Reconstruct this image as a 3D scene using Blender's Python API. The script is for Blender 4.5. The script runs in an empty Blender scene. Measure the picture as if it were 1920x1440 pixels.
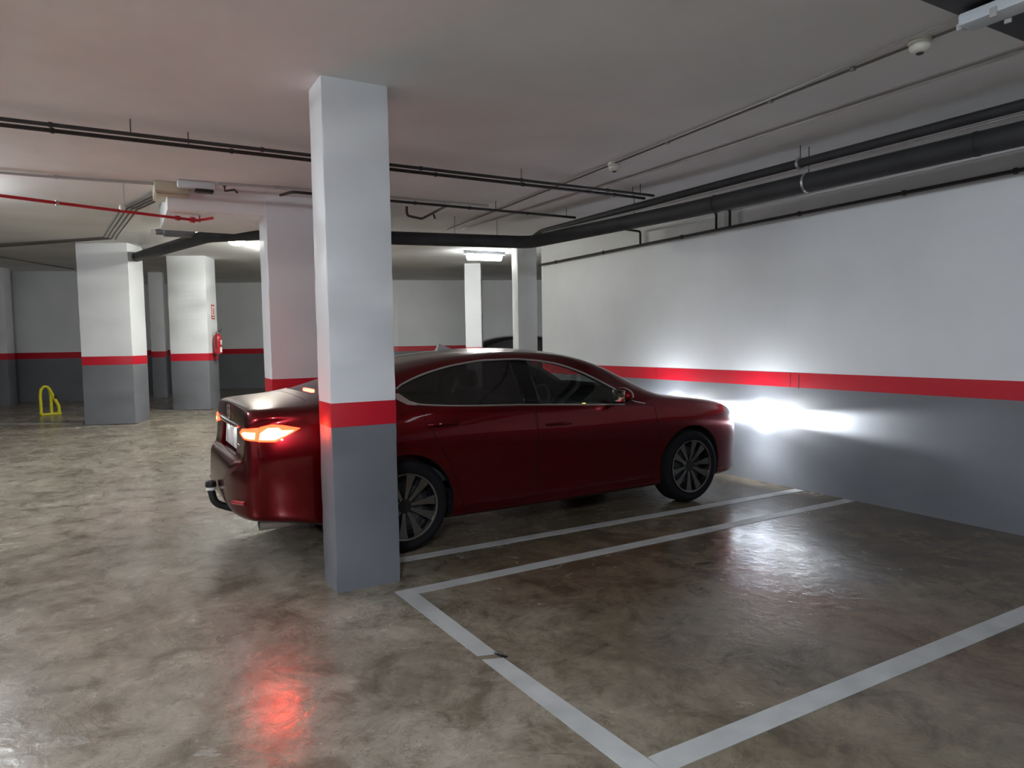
import bpy, bmesh, math, random
import numpy as np
from mathutils import Vector, Matrix
random.seed(7)
S = bpy.context.scene
COL = S.collection
PI = math.pi

# ------------------------------------------------------------------ camera
cam_d = bpy.data.cameras.new('camera'); cam = bpy.data.objects.new('camera', cam_d); COL.objects.link(cam)
cam_d.sensor_width = 36.0; cam_d.sensor_fit = 'HORIZONTAL'; cam_d.lens = 24.177
cam_d.clip_start = 0.05; cam_d.clip_end = 200
YAW, PITCH, ROLL = 0.5144723, -0.0618501, -0.01562202
CAM_H = 1.55
def cam_axes():
    cy, sy, cp, sp = math.cos(YAW), math.sin(YAW), math.cos(PITCH), math.sin(PITCH)
    fw = Vector((sy*cp, cy*cp, sp)); r = Vector((cy, -sy, 0)); u = r.cross(fw)
    cr, sr = math.cos(ROLL), math.sin(ROLL)
    return cr*r+sr*u, -sr*r+cr*u, fw
_r, _u, _f = cam_axes()
m = Matrix((_r, _u, -_f)).transposed().to_4x4(); m.translation = Vector((0, 0, CAM_H))
cam.matrix_world = m
S.camera = cam

# ------------------------------------------------------------------ world, exposure, light levels
w = bpy.data.worlds.new('world'); S.world = w; w.use_nodes = True
w.node_tree.nodes['Background'].inputs[0].default_value = (0.5, 0.55, 0.6, 1)
w.node_tree.nodes['Background'].inputs[1].default_value = 0.02
S.view_settings.view_transform = 'Standard'; S.view_settings.look = 'None'
S.view_settings.exposure = 0.0; S.view_settings.gamma = 1.0; S.view_settings.use_curve_mapping = False
LAMP_FAR, LAMP_ROUND, LAMP_LEFT, LAMP_NEAR, LAMP_BACK = 110.0, 260.0, 135.0, 5.0, 580.0
LAMP_SIDE, LAMP_HID = 330.0, 360.0
TAIL_E, HEAD_E, HEAD_W = 11.0, 12.0, 2300.0

# ------------------------------------------------------------------ materials
MATS = {}
def new_mat(name):
    m = bpy.data.materials.new(name); m.use_nodes = True
    MATS[name] = m
    return m, m.node_tree.nodes, m.node_tree.links, m.node_tree.nodes['Principled BSDF']
def N(nodes, t, **kw):
    n = nodes.new(t)
    for k, v in kw.items(): setattr(n, k, v)
    return n
def simple(name, col, rough=0.5, metal=0.0, var=0.0, scale=20.0, bump=0.0, bscale=60.0, coat=0.0, spec=None, dist=0.002):
    m, nd, lk, b = new_mat(name)
    b.inputs['Base Color'].default_value = (*col, 1); b.inputs['Roughness'].default_value = rough
    b.inputs['Metallic'].default_value = metal; b.inputs['Coat Weight'].default_value = coat
    b.inputs['Coat Roughness'].default_value = 0.06
    if spec is not None: b.inputs['Specular IOR Level'].default_value = spec
    tc = N(nd, 'ShaderNodeTexCoord')
    if var:
        n = N(nd, 'ShaderNodeTexNoise'); n.inputs['Scale'].default_value = scale; n.inputs['Detail'].default_value = 6
        lk.new(tc.outputs['Object'], n.inputs['Vector'])
        r = N(nd, 'ShaderNodeValToRGB')
        r.color_ramp.elements[0].position = 0.3; r.color_ramp.elements[1].position = 0.7
        r.color_ramp.elements[0].color = (*[c*(1-var) for c in col], 1)
        r.color_ramp.elements[1].color = (*[min(1, c*(1+var)) for c in col], 1)
        lk.new(n.outputs['Fac'], r.inputs['Fac']); lk.new(r.outputs['Color'], b.inputs['Base Color'])
    if bump:
        n2 = N(nd, 'ShaderNodeTexNoise'); n2.inputs['Scale'].default_value = bscale; n2.inputs['Detail'].default_value = 4
        lk.new(tc.outputs['Object'], n2.inputs['Vector'])
        bp = N(nd, 'ShaderNodeBump'); bp.inputs['Strength'].default_value = bump; bp.inputs['Distance'].default_value = dist
        lk.new(n2.outputs['Fac'], bp.inputs['Height']); lk.new(bp.outputs['Normal'], b.inputs['Normal'])
    return m
def emis(name, col, strength):
    m, nd, lk, b = new_mat(name)
    b.inputs['Base Color'].default_value = (*col, 1)
    b.inputs['Emission Color'].default_value = (*col, 1); b.inputs['Emission Strength'].default_value = strength
    return m
def glass(name, tint, alpha, rough=0.02):
    # thin pane: part of the light passes straight through, the rest is mirrored
    m, nd, lk, b = new_mat(name)
    out = nd['Material Output']
    tr = N(nd, 'ShaderNodeBsdfTransparent'); tr.inputs[0].default_value = (*[t*alpha for t in tint], 1)
    gl = N(nd, 'ShaderNodeBsdfGlossy'); gl.inputs['Roughness'].default_value = rough
    lw = N(nd, 'ShaderNodeLayerWeight'); lw.inputs[0].default_value = 0.5
    pw = N(nd, 'ShaderNodeMath', operation='POWER'); lk.new(lw.outputs['Facing'], pw.inputs[0]); pw.inputs[1].default_value = 4.0
    fr = N(nd, 'ShaderNodeMath', operation='MULTIPLY_ADD'); lk.new(pw.outputs[0], fr.inputs[0]); fr.inputs[1].default_value = 0.9; fr.inputs[2].default_value = 0.08
    mx = N(nd, 'ShaderNodeMixShader')
    lk.new(fr.outputs[0], mx.inputs[0]); lk.new(tr.outputs[0], mx.inputs[1]); lk.new(gl.outputs[0], mx.inputs[2])
    lk.new(mx.outputs[0], out.inputs['Surface'])
    return m

WHITE = simple('white_wall_paint', (0.70, 0.725, 0.755), 0.45, var=0.04, scale=1.6, bump=0.25, bscale=9, dist=0.004)
RED = simple('red_band_paint', (0.50, 0.006, 0.022), 0.38, var=0.06, scale=3, bump=0.2, bscale=9, dist=0.003)
GREY = simple('grey_dado_paint', (0.155, 0.165, 0.185), 0.45, var=0.07, scale=2.2, bump=0.25, bscale=9, dist=0.004)
CEIL = simple('ceiling_plaster', (0.80, 0.81, 0.825), 0.9, var=0.06, scale=1.2, bump=0.35, bscale=5, dist=0.012, spec=0.2)
PIPE_D = simple('dark_pipe_metal', (0.035, 0.033, 0.034), 0.45, 0.3, var=0.25, scale=12)
PIPE_B = simple('grey_black_insulation', (0.020, 0.021, 0.024), 0.7, var=0.3, scale=5, bump=0.4, bscale=30)
PIPE_R = simple('red_sprinkler_paint', (0.42, 0.012, 0.02), 0.35)
STEEL = simple('galvanised_steel', (0.42, 0.43, 0.44), 0.4, 0.8, var=0.1, scale=30)
CONDUIT = simple('grey_conduit', (0.38, 0.37, 0.36), 0.55)
CONDUIT_D = simple('dark_conduit', (0.17, 0.163, 0.15), 0.55)
BEIGE = simple('beige_plastic', (0.50, 0.47, 0.36), 0.5)
OFFWHITE = simple('off_white_plastic', (0.62, 0.62, 0.56), 0.4)
LAMPBODY = simple('lamp_housing_plastic', (0.55, 0.60, 0.64), 0.35)
BLACK = simple('black_plastic', (0.012, 0.012, 0.013), 0.5)
RUBBER = simple('tyre_rubber', (0.007, 0.007, 0.008), 0.8, bump=0.3, bscale=80, spec=0.15)
PILLAR = simple('gloss_black_pillar', (0.005, 0.005, 0.006), 0.3, spec=0.25)
CHROME = simple('chrome', (0.75, 0.73, 0.71), 0.12, 1.0)
TRIMCH = simple('satin_chrome_trim', (0.62, 0.58, 0.55), 0.3, 0.9)
ALLOY = simple('machined_alloy', (0.27, 0.26, 0.25), 0.27, 1.0)
ALLOY_D = simple('dark_wheel_paint', (0.02, 0.02, 0.021), 0.35, 0.4)
CABIN = simple('cabin_dark_trim', (0.012, 0.012, 0.013), 0.8)
SEATM = simple('seat_leather', (0.03, 0.03, 0.032), 0.55, var=0.15, scale=15)
YELLOW = simple('yellow_paint', (0.66, 0.60, 0.02), 0.4, var=0.1, scale=30)
LINE = simple('line_paint', (0.39, 0.40, 0.395), 0.42, var=0.16, scale=5, bump=0.2, bscale=30)
SIGN_W = simple('sign_white', (0.75, 0.75, 0.72), 0.5)
SIGN_R = simple('sign_red', (0.45, 0.015, 0.02), 0.5)
EXT_R = simple('extinguisher_red', (0.36, 0.008, 0.018), 0.3, coat=0.5)
GLASS_F = glass('front_window_glass', (0.84, 0.92, 0.89), 0.85)
GLASS_P = glass('privacy_glass', (0.75, 0.75, 0.8), 0.10)
GLASS_R = glass('rear_window_glass', (0.85, 0.85, 0.85), 0.7)
GLASS_S = glass('screen_glass', (0.86, 0.93, 0.9), 0.88)
BLACKCAR = simple('black_car_paint', (0.008, 0.009, 0.010), 0.25, 0.2, coat=0.6)

def paint():
    m, nd, lk, b = new_mat('red_car_paint')
    b.inputs['Metallic'].default_value = 0.9; b.inputs['Roughness'].default_value = 0.28
    b.inputs['Coat Weight'].default_value = 0.5; b.inputs['Coat Roughness'].default_value = 0.03
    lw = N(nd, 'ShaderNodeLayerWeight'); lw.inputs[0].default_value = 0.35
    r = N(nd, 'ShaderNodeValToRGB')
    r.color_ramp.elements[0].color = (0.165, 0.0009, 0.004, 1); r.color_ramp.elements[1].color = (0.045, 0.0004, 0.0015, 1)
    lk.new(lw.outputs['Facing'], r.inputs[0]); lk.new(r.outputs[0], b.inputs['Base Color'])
    return m
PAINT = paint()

def floor_mat():
    m, nd, lk, b = new_mat('stained_polished_concrete')
    tc = N(nd, 'ShaderNodeTexCoord')
    def noise(scale, detail=8, rough=0.6, dist=0.0, stretch=None):
        n = N(nd, 'ShaderNodeTexNoise'); n.inputs['Scale'].default_value = scale; n.inputs['Detail'].default_value = detail
        n.inputs['Roughness'].default_value = rough; n.inputs['Distortion'].default_value = dist
        if stretch:
            mp = N(nd, 'ShaderNodeMapping'); mp.inputs['Scale'].default_value = stretch
            lk.new(tc.outputs['Object'], mp.inputs[0]); lk.new(mp.outputs[0], n.inputs['Vector'])
        else: lk.new(tc.outputs['Object'], n.inputs['Vector'])
        return n
    def ramp(src, stops):
        r = N(nd, 'ShaderNodeValToRGB')
        e = r.color_ramp.elements
        while len(e) < len(stops): e.new(0.5)
        for i, (p, c) in enumerate(stops): e[i].position = p; e[i].color = (*c, 1)
        lk.new(src, r.inputs[0]); return r
    def mix(a, bb, fac, mode='MIX'):
        x = N(nd, 'ShaderNodeMix', data_type='RGBA', blend_type=mode)
        if isinstance(fac, float): x.inputs[0].default_value = fac
        else: lk.new(fac, x.inputs[0])
        lk.new(a, x.inputs[6])
        if isinstance(bb, tuple): x.inputs[7].default_value = (*bb, 1)
        else: lk.new(bb, x.inputs[7])
        return x.outputs[2]
    base = ramp(noise(0.9, 10, 0.62, 0.6).outputs[0], [(0.30, (0.20, 0.176, 0.142)), (0.5, (0.28, 0.252, 0.208)), (0.72, (0.35, 0.322, 0.275))])
    fine = ramp(noise(7, 10, 0.7, 0.8).outputs[0], [(0.25, (0.62, 0.60, 0.57)), (0.75, (1.25, 1.25, 1.25))])
    c = mix(base.outputs[0], fine.outputs[0], 0.75, 'MULTIPLY')
    dirt = ramp(noise(1.7, 12, 0.72, 1.2).outputs[0], [(0.50, (0, 0, 0)), (0.66, (.8, .8, .8))])
    c = mix(c, (0.135, 0.115, 0.086), dirt.outputs[0])
    # parking bays tinted dark brown: dirt, plus their dimmer light put into the colour
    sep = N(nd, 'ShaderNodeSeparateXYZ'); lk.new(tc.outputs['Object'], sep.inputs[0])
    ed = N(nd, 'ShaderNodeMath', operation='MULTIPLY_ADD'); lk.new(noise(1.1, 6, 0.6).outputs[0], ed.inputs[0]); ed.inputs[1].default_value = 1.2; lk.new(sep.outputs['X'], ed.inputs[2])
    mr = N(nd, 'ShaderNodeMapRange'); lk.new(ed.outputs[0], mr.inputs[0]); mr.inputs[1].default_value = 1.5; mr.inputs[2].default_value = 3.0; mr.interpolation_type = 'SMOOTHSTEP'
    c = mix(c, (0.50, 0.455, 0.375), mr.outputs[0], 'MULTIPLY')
    mott = ramp(noise(3.2, 12, 0.68, 1.0).outputs[0], [(0.36, (0.50, 0.46, 0.40)), (0.48, (0.95, 0.93, 0.90)), (0.62, (1.22, 1.22, 1.20))])
    c = mix(c, mott.outputs[0], 0.85, 'MULTIPLY')
    cl = ramp(noise(0.55, 3, 0.5).outputs[0], [(0.50, (0, 0, 0)), (0.62, (1, 1, 1))])
    chips = ramp(noise(4.2, 9, 0.62, 1.0).outputs[0], [(0.62, (0, 0, 0)), (0.645, (1, 1, 1))])
    cx = N(nd, 'ShaderNodeMath', operation='MULTIPLY'); lk.new(chips.outputs[0], cx.inputs[0]); lk.new(cl.outputs[0], cx.inputs[1])
    c = mix(c, (0.33, 0.31, 0.275), cx.outputs[0])
    cracks = ramp(noise(1.3, 6, 0.8, 2.5).outputs[0], [(0.488, (0, 0, 0)), (0.497, (1, 1, 1)), (0.503, (1, 1, 1)), (0.512, (0, 0, 0))])
    cm = N(nd, 'ShaderNodeMath', operation='MULTIPLY'); lk.new(cracks.outputs[0], cm.inputs[0]); cm.inputs[1].default_value = 0.5
    c = mix(c, (0.07, 0.06, 0.045), cm.outputs[0])
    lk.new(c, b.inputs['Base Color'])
    rr = ramp(noise(2.6, 8, 0.65, 0.7).outputs[0], [(0.3, (0.11,)*3), (0.7, (0.29,)*3)])
    lr = N(nd, 'ShaderNodeMath', operation='MULTIPLY_ADD'); lk.new(mr.outputs[0], lr.inputs[0]); lr.inputs[1].default_value = -0.05; lr.inputs[2].default_value = 0.05
    sr = N(nd, 'ShaderNodeMath', operation='ADD'); lk.new(rr.outputs[0], sr.inputs[0]); lk.new(lr.outputs[0], sr.inputs[1])
    lk.new(sr.outputs[0], b.inputs['Roughness'])
    b.inputs['Specular IOR Level'].default_value = 0.6
    hb = noise(15, 4, 0.5, 0.6); h2 = noise(2.2, 3, 0.5, 0.3)
    ad = N(nd, 'ShaderNodeMath', operation='MULTIPLY_ADD'); lk.new(h2.outputs[0], ad.inputs[0]); ad.inputs[1].default_value = 1.6; lk.new(hb.outputs[0], ad.inputs[2])
    bp = N(nd, 'ShaderNodeBump'); bp.inputs['Strength'].default_value = 0.32; bp.inputs['Distance'].default_value = 0.008
    lk.new(ad.outputs[0], bp.inputs['Height']); lk.new(bp.outputs[0], b.inputs['Normal'])
    return m
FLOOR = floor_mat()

# ------------------------------------------------------------------ helpers
def tag(o, label=None, cat=None, group=None, kind=None):
    if label: o['label'] = label
    if cat: o['category'] = cat
    if group: o['group'] = group
    if kind: o['kind'] = kind
    return o
def mesh_from(name, V, F, mat=None, parent=None, smooth=None, mats=None, fm=None):
    me = bpy.data.meshes.new(name); me.from_pydata([tuple(v) for v in V], [], [tuple(f) for f in F]); me.update()
    o = bpy.data.objects.new(name, me); COL.objects.link(o)
    for x in (mats or ([mat] if mat else [])): me.materials.append(x)
    if fm: me.polygons.foreach_set('material_index', fm)
    bm = bmesh.new(); bm.from_mesh(me); bmesh.ops.recalc_face_normals(bm, faces=bm.faces); bm.to_mesh(me); bm.free()
    if smooth is not None:
        me.shade_smooth(); me.set_sharp_from_angle(angle=math.radians(smooth))
    if parent: o.parent = parent
    return o
def empty(name, loc=(0, 0, 0), rz=0.0, scale=1.0, parent=None):
    o = bpy.data.objects.new(name, None); COL.objects.link(o); o.empty_display_size = 0.1
    o.location = loc; o.rotation_euler = (0, 0, rz); o.scale = (scale,)*3
    if parent: o.parent = parent
    return o
class MB:
    def __init__(s): s.v = []; s.f = []
    def add(s, V, F):
        k = len(s.v); s.v += [Vector(v) for v in V]; s.f += [tuple(i+k for i in f) for f in F]; return s
    def box(s, c, d, M=None, ch=0.0):
        bm = bmesh.new(); bmesh.ops.create_cube(bm, size=1.0)
        for v in bm.verts: v.co = Vector((v.co.x*d[0], v.co.y*d[1], v.co.z*d[2]))
        if ch: bmesh.ops.bevel(bm, geom=bm.edges[:], offset=ch, segments=2, affect='EDGES', profile=0.5)
        bm.verts.index_update()
        V = [(M @ v.co if M else v.co) + Vector(c) for v in bm.verts]; F = [[v.index for v in f.verts] for f in bm.faces]
        bm.free(); return s.add(V, F)
    def tube(s, pts, r, n=10, cap=True, closed=False):
        pts = [Vector(p) for p in pts]; R = r if isinstance(r, (list, tuple)) else [r]*len(pts)
        V = []; F = []; prev = None; L = len(pts)
        for i, p in enumerate(pts):
            a = pts[i-1] if (i > 0 or closed) else p; b = pts[(i+1) % L] if (i < L-1 or closed) else p
            t = (b-a).normalized()
            if prev is None:
                up = Vector((0, 0, 1)) if abs(t.z) < 0.9 else Vector((1, 0, 0)); x = t.cross(up).normalized()
            else:
                x = (prev - t*prev.dot(t)).normalized()
            prev = x; y = t.cross(x)
            for k in range(n):
                q = 2*PI*k/n; V.append(p + (x*math.cos(q)+y*math.sin(q))*R[i])
        for i in range(L if closed else L-1):
            j = (i+1) % L
            for k in range(n): F.append((i*n+k, i*n+(k+1) % n, j*n+(k+1) % n, j*n+k))
        if cap and not closed:
            F.append(tuple(range(n))[::-1]); F.append(tuple((L-1)*n+k for k in range(n)))
        return s.add(V, F)
    def lathe(s, prof, M=None, n=32, close=False):
        # prof: list of (radius, height) about local Z
        V = []; F = []; P = len(prof)
        for (r, h) in prof:
            for k in range(n):
                q = 2*PI*k/n; v = Vector((r*math.cos(q), r*math.sin(q), h)); V.append(M @ v if M else v)
        for i in range(P if close else P-1):
            j = (i+1) % P
            for k in range(n): F.append((i*n+k, i*n+(k+1) % n, j*n+(k+1) % n, j*n+k))
        if not close:
            F.append(tuple(range(n))[::-1]); F.append(tuple((P-1)*n+k for k in range(n)))
        return s.add(V, F)
    def prism(s, poly, d0, d1):
        # poly: list of 3D points, extruded from +d0 to +d1 (vectors)
        n = len(poly); d0 = Vector(d0); d1 = Vector(d1)
        V = [Vector(p)+d0 for p in poly]+[Vector(p)+d1 for p in poly]
        F = [tuple(range(n))[::-1], tuple(range(n, 2*n))]+[(i, (i+1) % n, n+(i+1) % n, n+i) for i in range(n)]
        return s.add(V, F)
    def build(s, name, mat, parent=None, smooth=35): return mesh_from(name, s.v, s.f, mat, parent, smooth)
def bend(pts, r=0.05, k=4):
    # round the corners of a polyline
    pts = [Vector(p) for p in pts]; out = [pts[0]]
    for a, b, c in zip(pts, pts[1:], pts[2:]):
        d1 = (a-b); d2 = (c-b); rr = min(r, d1.length*0.45, d2.length*0.45)
        p = b+d1.normalized()*rr; q = b+d2.normalized()*rr
        for i in range(k+1):
            t = i/k; out.append(p*(1-t)**2+b*2*t*(1-t)+q*t*t)
    out.append(pts[-1]); return out
def thing_mesh(o, label, cat, group=None): return tag(o, label, cat, group)

# the slab rises gently towards the far end of the garage
PY = [-50, 9.0, 12.5, 17, 60]; PZ = [0, 0, 0.18, 0.27, 0.27]
def off(y): return float(np.interp(y, PY, PZ))
ZC, B0, B1 = 3.15, 1.037, 1.187

# ------------------------------------------------------------------ shell: floor, ceiling, walls
def slab(name, mat, h0, h1):
    ys = [-14, -5, 0, 5, 8.5, 9.0, 9.5, 10.5, 11.5, 12.5, 13.5, 15, 16.9, 17.2, 20, 25]; x0, x1 = -9.2, 14.2
    V = []; F = []
    for y in ys:
        z = off(y); V += [(x0, y, z+h0), (x1, y, z+h0), (x1, y, z+h1), (x0, y, z+h1)]
    for i in range(len(ys)-1):
        a = 4*i; b = a+4
        for k in range(4): F.append((a+k, a+(k+1) % 4, b+(k+1) % 4, b+k))
    F.append((0, 1, 2, 3)); n = 4*(len(ys)-1); F.append((n, n+1, n+2, n+3))
    return tag(mesh_from(name, V, F, mat, None, 20), kind='structure')
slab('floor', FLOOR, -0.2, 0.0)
slab('ceiling', CEIL, ZC, ZC+0.2)

def wall(name, P, Q, inward, z0=None, zt=None, th=0.2, band=True, db=0.0):
    P = Vector((*P, 0)); Q = Vector((*Q, 0)); n = Vector((*inward, 0)).normalized()
    zo = off((P.y+Q.y)/2) if z0 is None else z0
    top = zo+ZC+0.02 if zt is None else zt
    def layer(nm, za, zb, t, mat, par):
        mb = MB(); poly = [P+n*t, Q+n*t, Q-n*th, P-n*th]
        mb.prism([p+Vector((0, 0, za)) for p in poly], (0, 0, 0), (0, 0, zb-za)); return mb.build(nm, mat, par, None)
    wl = tag(layer(name, zo-0.1, top, 0, WHITE, None), kind='structure')
    def film(nm, za, zb, t, mat):
        mb = MB(); poly = [P+n*t, Q+n*t, Q+n*0.0005, P+n*0.0005]
        mb.prism([p+Vector((0, 0, za)) for p in poly], (0, 0, 0), (0, 0, zb-za)); return mb.build(nm, mat, wl, None)
    if band:
        film('grey_dado', zo, zo+B0+db, 0.003, GREY); film('red_band', zo+B0+db, zo+B1+db, 0.004, RED)
    return wl
XW = 5.95
wr_ = wall('wall_right', (XW, -14), (XW, 9.5), (-1, 0))
for jy, jz0, jz1, jw in ((4.72, 1.04, 1.187, .006), (4.62, 1.03, 1.17, .010), (6.76, 1.06, 1.187, .006)):
    MB().box((XW-0.0045, jy, (jz0+jz1)/2), (0.002, jw, jz1-jz0)).build('band_joint', MATS['dark_joint'] if 'dark_joint' in MATS else simple('dark_joint', (0.10, 0.004, 0.008), 0.7), wr_)
wall('wall_right_return', (6.16, 9.5), (14, 9.5), (0, 1))
wall('wall_rear', (XW, -13.8), (-9, -13.8), (0, 1))
wall('wall_left', (-9, -13.8), (-9, 22.6), (1, 0), z0=0.0, zt=3.5)
wall('wall_back_left', (-9, 23.0), (0.25, 19.45), (-0.36, -0.93))
wall('wall_corridor', (0.22, 19.7), (0.22, 24.5), (1, 0), th=0.15)
wall('wall_back_centre', (0.3, 23.6), (7.2, 19.6), (-0.5, -0.86))
wall('wall_back_right', (7.2, 19.6), (10.0, 18.6), (-0.3, -0.95))
wall('wall_back_far_right', (10.0, 18.6), (13.9, 16.9), (-0.4, -0.9))
wall('wall_far_right', (13.95, 9.6), (13.95, 17.0), (-1, 0), z0=0.15)

# ------------------------------------------------------------------ columns
def column(quad, label, db=0.0, jit=0.0025, zo=None):
    q = [Vector((*p, 0)) for p in quad]; c = sum(q, Vector())/4
    zo = off(c.y) if zo is None else zo
    root = empty('column', (c.x, c.y, zo)); tag(root, label, 'column')
    rnd = random.Random(int(abs(c.x*1000+c.y*77)))
    def layer(nm, za, zb, grow, mat):
        base = []
        for i in range(4):
            p = q[i]; a = (q[i-1]-p).normalized(); b = (q[(i+1) % 4]-p).normalized()
            o = -(a+b)*grow
            base += [p+a*0.010+o-c, p+o*1.0-c+(a+b)*0.002, p+b*0.010+o-c]
        n = len(base); zs = list(np.arange(za, zb, 0.09)); zs = zs+[zb] if zb-zs[-1] > 0.02 else zs[:-1]+[zb]
        V = []; F = []
        for z in zs:
            for i, p in enumerate(base):
                j = jit if z not in (za, zb) else 0
                V.append((p.x+rnd.uniform(-j, j), p.y+rnd.uniform(-j, j), z))
        for i in range(len(zs)-1):
            for k in range(n): F.append((i*n+k, i*n+(k+1) % n, (i+1)*n+(k+1) % n, (i+1)*n+k))
        F.append(tuple(range(n))[::-1]); F.append(tuple((len(zs)-1)*n+k for k in range(n)))
        return mesh_from(nm, V, F, mat, root, 40)
    layer('grey_base', 0.0, B0+db, 0.0, GREY); layer('red_band', B0+db, B1+db, 0.0015, RED); layer('white_shaft', B1+db, ZC, 0.0, WHITE)
    return root
column([(1.098, 4.20), (1.515, 4.20), (1.515, 4.50), (1.098, 4.50)], 'white column with red band in front of the red sedan, nearest the camera')
column([(1.375, 7.62), (2.30, 7.62), (2.30, 8.05), (1.375, 8.05)], 'wide white column behind the nearest column, beyond the trunk of the red sedan')
column([(-0.62, 14.05), (0.155, 13.72), (0.40, 14.35), (-0.37, 14.68)], 'square white column with one brightly lit side, left of the extinguisher column')
column([(0.86, 15.72), (1.545, 15.38), (1.80, 16.0), (1.11, 16.34)], 'white column carrying the red fire extinguisher and its sign', db=-0.03)
column([(0.64, 19.6), (0.96, 19.5), (1.02, 19.85), (0.70, 19.95)], 'narrow dim column in the gap behind the two left columns', db=-0.02)
column([(-3.2, 19.9), (-2.30, 19.5), (-2.2, 19.9), (-3.1, 20.3)], 'dim column at the far left edge beside the yellow barrier')
column([(6.00, 10.36), (6.34, 10.28), (6.42, 10.62), (6.08, 10.70)], 'greenish white column just past the end of the long right wall')
column([(7.00, 14.55), (7.30, 14.31), (7.46, 14.55), (7.16, 14.79)], 'thin bright column under the lit ceiling lamp, before the black car', db=0.02)

# beam over the wide column
mb = MB(); mb.box((1.60, 8.35, 3.03), (2.3, 1.4, 0.24), ch=0.008)
tag(mb.build('trim_1', CEIL, None), kind='structure')

# ------------------------------------------------------------------ floor markings
def strip(label, quads, group=None):
    mb = MB()
    for q in quads:
        mb.prism([(x, y, off(y)) for x, y in q], (0, 0, 0.0002), (0, 0, 0.0028))
    o = mb.build('parking_line', LINE, None, None)
    return tag(o, label, 'floor line', group)
strip('white front line of the empty bay, from the near column to the break', [[(1.413, 4.027), (1.461, 2.975), (1.560, 2.945), (1.528, 3.92), (1.53, 4.03)]])
strip('white front line of the empty bay, from the break to the near corner', [[(1.463, 2.925), (1.517, 1.80), (1.632, 1.80), (1.561, 2.89)]])
strip('white side line of the empty bay nearest the camera, running to the right wall', [[(1.632, 1.906), (1.632, 1.80), (XW-0.01, 1.79), (XW-0.01, 1.912)]])
strip('white side line of the empty bay on the side of the red sedan', [[(1.53, 4.03), (1.53, 3.925), (XW-0.02, 3.975), (XW-0.02, 4.085)]])
strip('white bay line running beside the wheels of the red sedan', [[(1.50, 4.66), (1.50, 4.56), (XW-0.03, 4.52), (XW-0.03, 4.63)]])
strip('slanting white line running to the foot of the brightly lit left column', [[(-2.75, 9.6), (-2.66, 9.55), (-0.66, 13.70), (-0.72, 13.80)]])
strip('faint white line at the foot of the yellow barrier', [[(-3.2, 15.9), (-3.2, 15.72), (-0.66, 14.22), (-0.64, 14.36)]])
mb = MB(); mb.prism([(1.545, 2.962, 0), (1.556, 2.938, 0), (1.585, 2.89, 0), (1.562, 2.885, 0), (1.548, 2.93, 0)], (0, 0, 0.0003), (0, 0, 0.006))
thing_mesh(mb.build('tar_chip', BLACK, None, None), 'small black chip in the break of the bay front line', 'chip')
mb = MB(); mb.tube([(3.355, 3.425, 0.008), (3.40, 3.408, 0.010), (3.45, 3.402, 0.008), (3.485, 3.392, 0.007)], [0.006, 0.008, 0.007, 0.004], 6)
thing_mesh(mb.build('twig', simple('dry_twig', (0.05, 0.04, 0.03), 0.8), None), 'small dark twig lying on the floor of the empty bay', 'twig')

# ------------------------------------------------------------------ lamps
def tube_lamp(loc, rz, L, strength, col, label, blind=0.05, hang=0.0, W=0.13, deep=0.05):
    # blind: opaque gear compartment at the +x end; hang: gap to the ceiling
    root = empty('ceiling_lamp', loc, rz); tag(root, label, 'lamp')
    MB().box((0, 0, -0.03-hang), (L, W, 0.06), ch=0.012).build('housing', LAMPBODY, root)
    if hang:
        for sx in (-1, 1): MB().tube([(sx*(L/2-0.25), 0, 0), (sx*(L/2-0.25), 0, -hang-0.005)], 0.012, 8).build('suspension', STEEL, root)
    m = emis('lamp_light_%d' % len(MATS), col, strength)
    V = []; F = []; n = 8; xs = [-L/2+0.05, -L/2+0.06, L/2-blind-0.01, L/2-blind]; sc = [0.8, 1, 1, 0.8]
    for x, q in zip(xs, sc):
        for k in range(n+1):
            a = PI*k/n; V.append((x, math.cos(a)*W*0.46*q, -0.061-hang-math.sin(a)*deep*q))
    k1 = n+1
    for i in range(3):
        for k in range(n): F.append((i*k1+k, i*k1+k+1, (i+1)*k1+k+1, (i+1)*k1+k))
        F.append((i*k1, i*k1+n, (i+1)*k1+n, (i+1)*k1))
    F.append(tuple(range(k1))); F.append(tuple(3*k1+k for k in range(k1)))
    mesh_from('diffuser', V, F, m, root, 40)
    for sx in (-1, 1):
        for sy in (-1, 1):
            MB().box((sx*(L/2-0.16), sy*(W/2+0.001), -0.056-hang), (0.03, 0.012, 0.045), ch=0.003).build('clip', CONDUIT, root)
        MB().box((sx*(L/2+0.012), 0, -0.045-hang), (0.03, 0.05, 0.03), ch=0.004).build('cable_gland', LAMPBODY, root)
    return root
def round_lamp(loc, strength, col, label, r=0.14):
    root = empty('round_lamp', loc); tag(root, label, 'lamp')
    MB().lathe([(0.01, 0.0), (r, 0.0), (r, -0.03), (r*0.93, -0.04), (0.01, -0.04)], n=28).build('base_ring', OFFWHITE, root)
    m = emis('round_light_%d' % len(MATS), col, strength)
    MB().lathe([(r*0.9, -0.041), (r*0.93, -0.075), (r*0.86, -0.115), (r*0.65, -0.15), (r*0.35, -0.165), (0.01, -0.17)], n=28).build('diffuser', m, root)
    return root
tube_lamp((6.22, 12.02, off(12.02)+ZC-0.004), -0.1, 0.80, LAMP_FAR, (1.0, 1.0, 0.97), 'lit ceiling lamp glowing white above the thin column, below the thick pipe', W=0.2, deep=0.11)
round_lamp((1.63, 11.55, off(11.55)+ZC-0.001), LAMP_ROUND, (1.0, 1.0, 0.86), 'lit round ceiling lamp below the dark pipe, above the extinguisher column')
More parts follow.
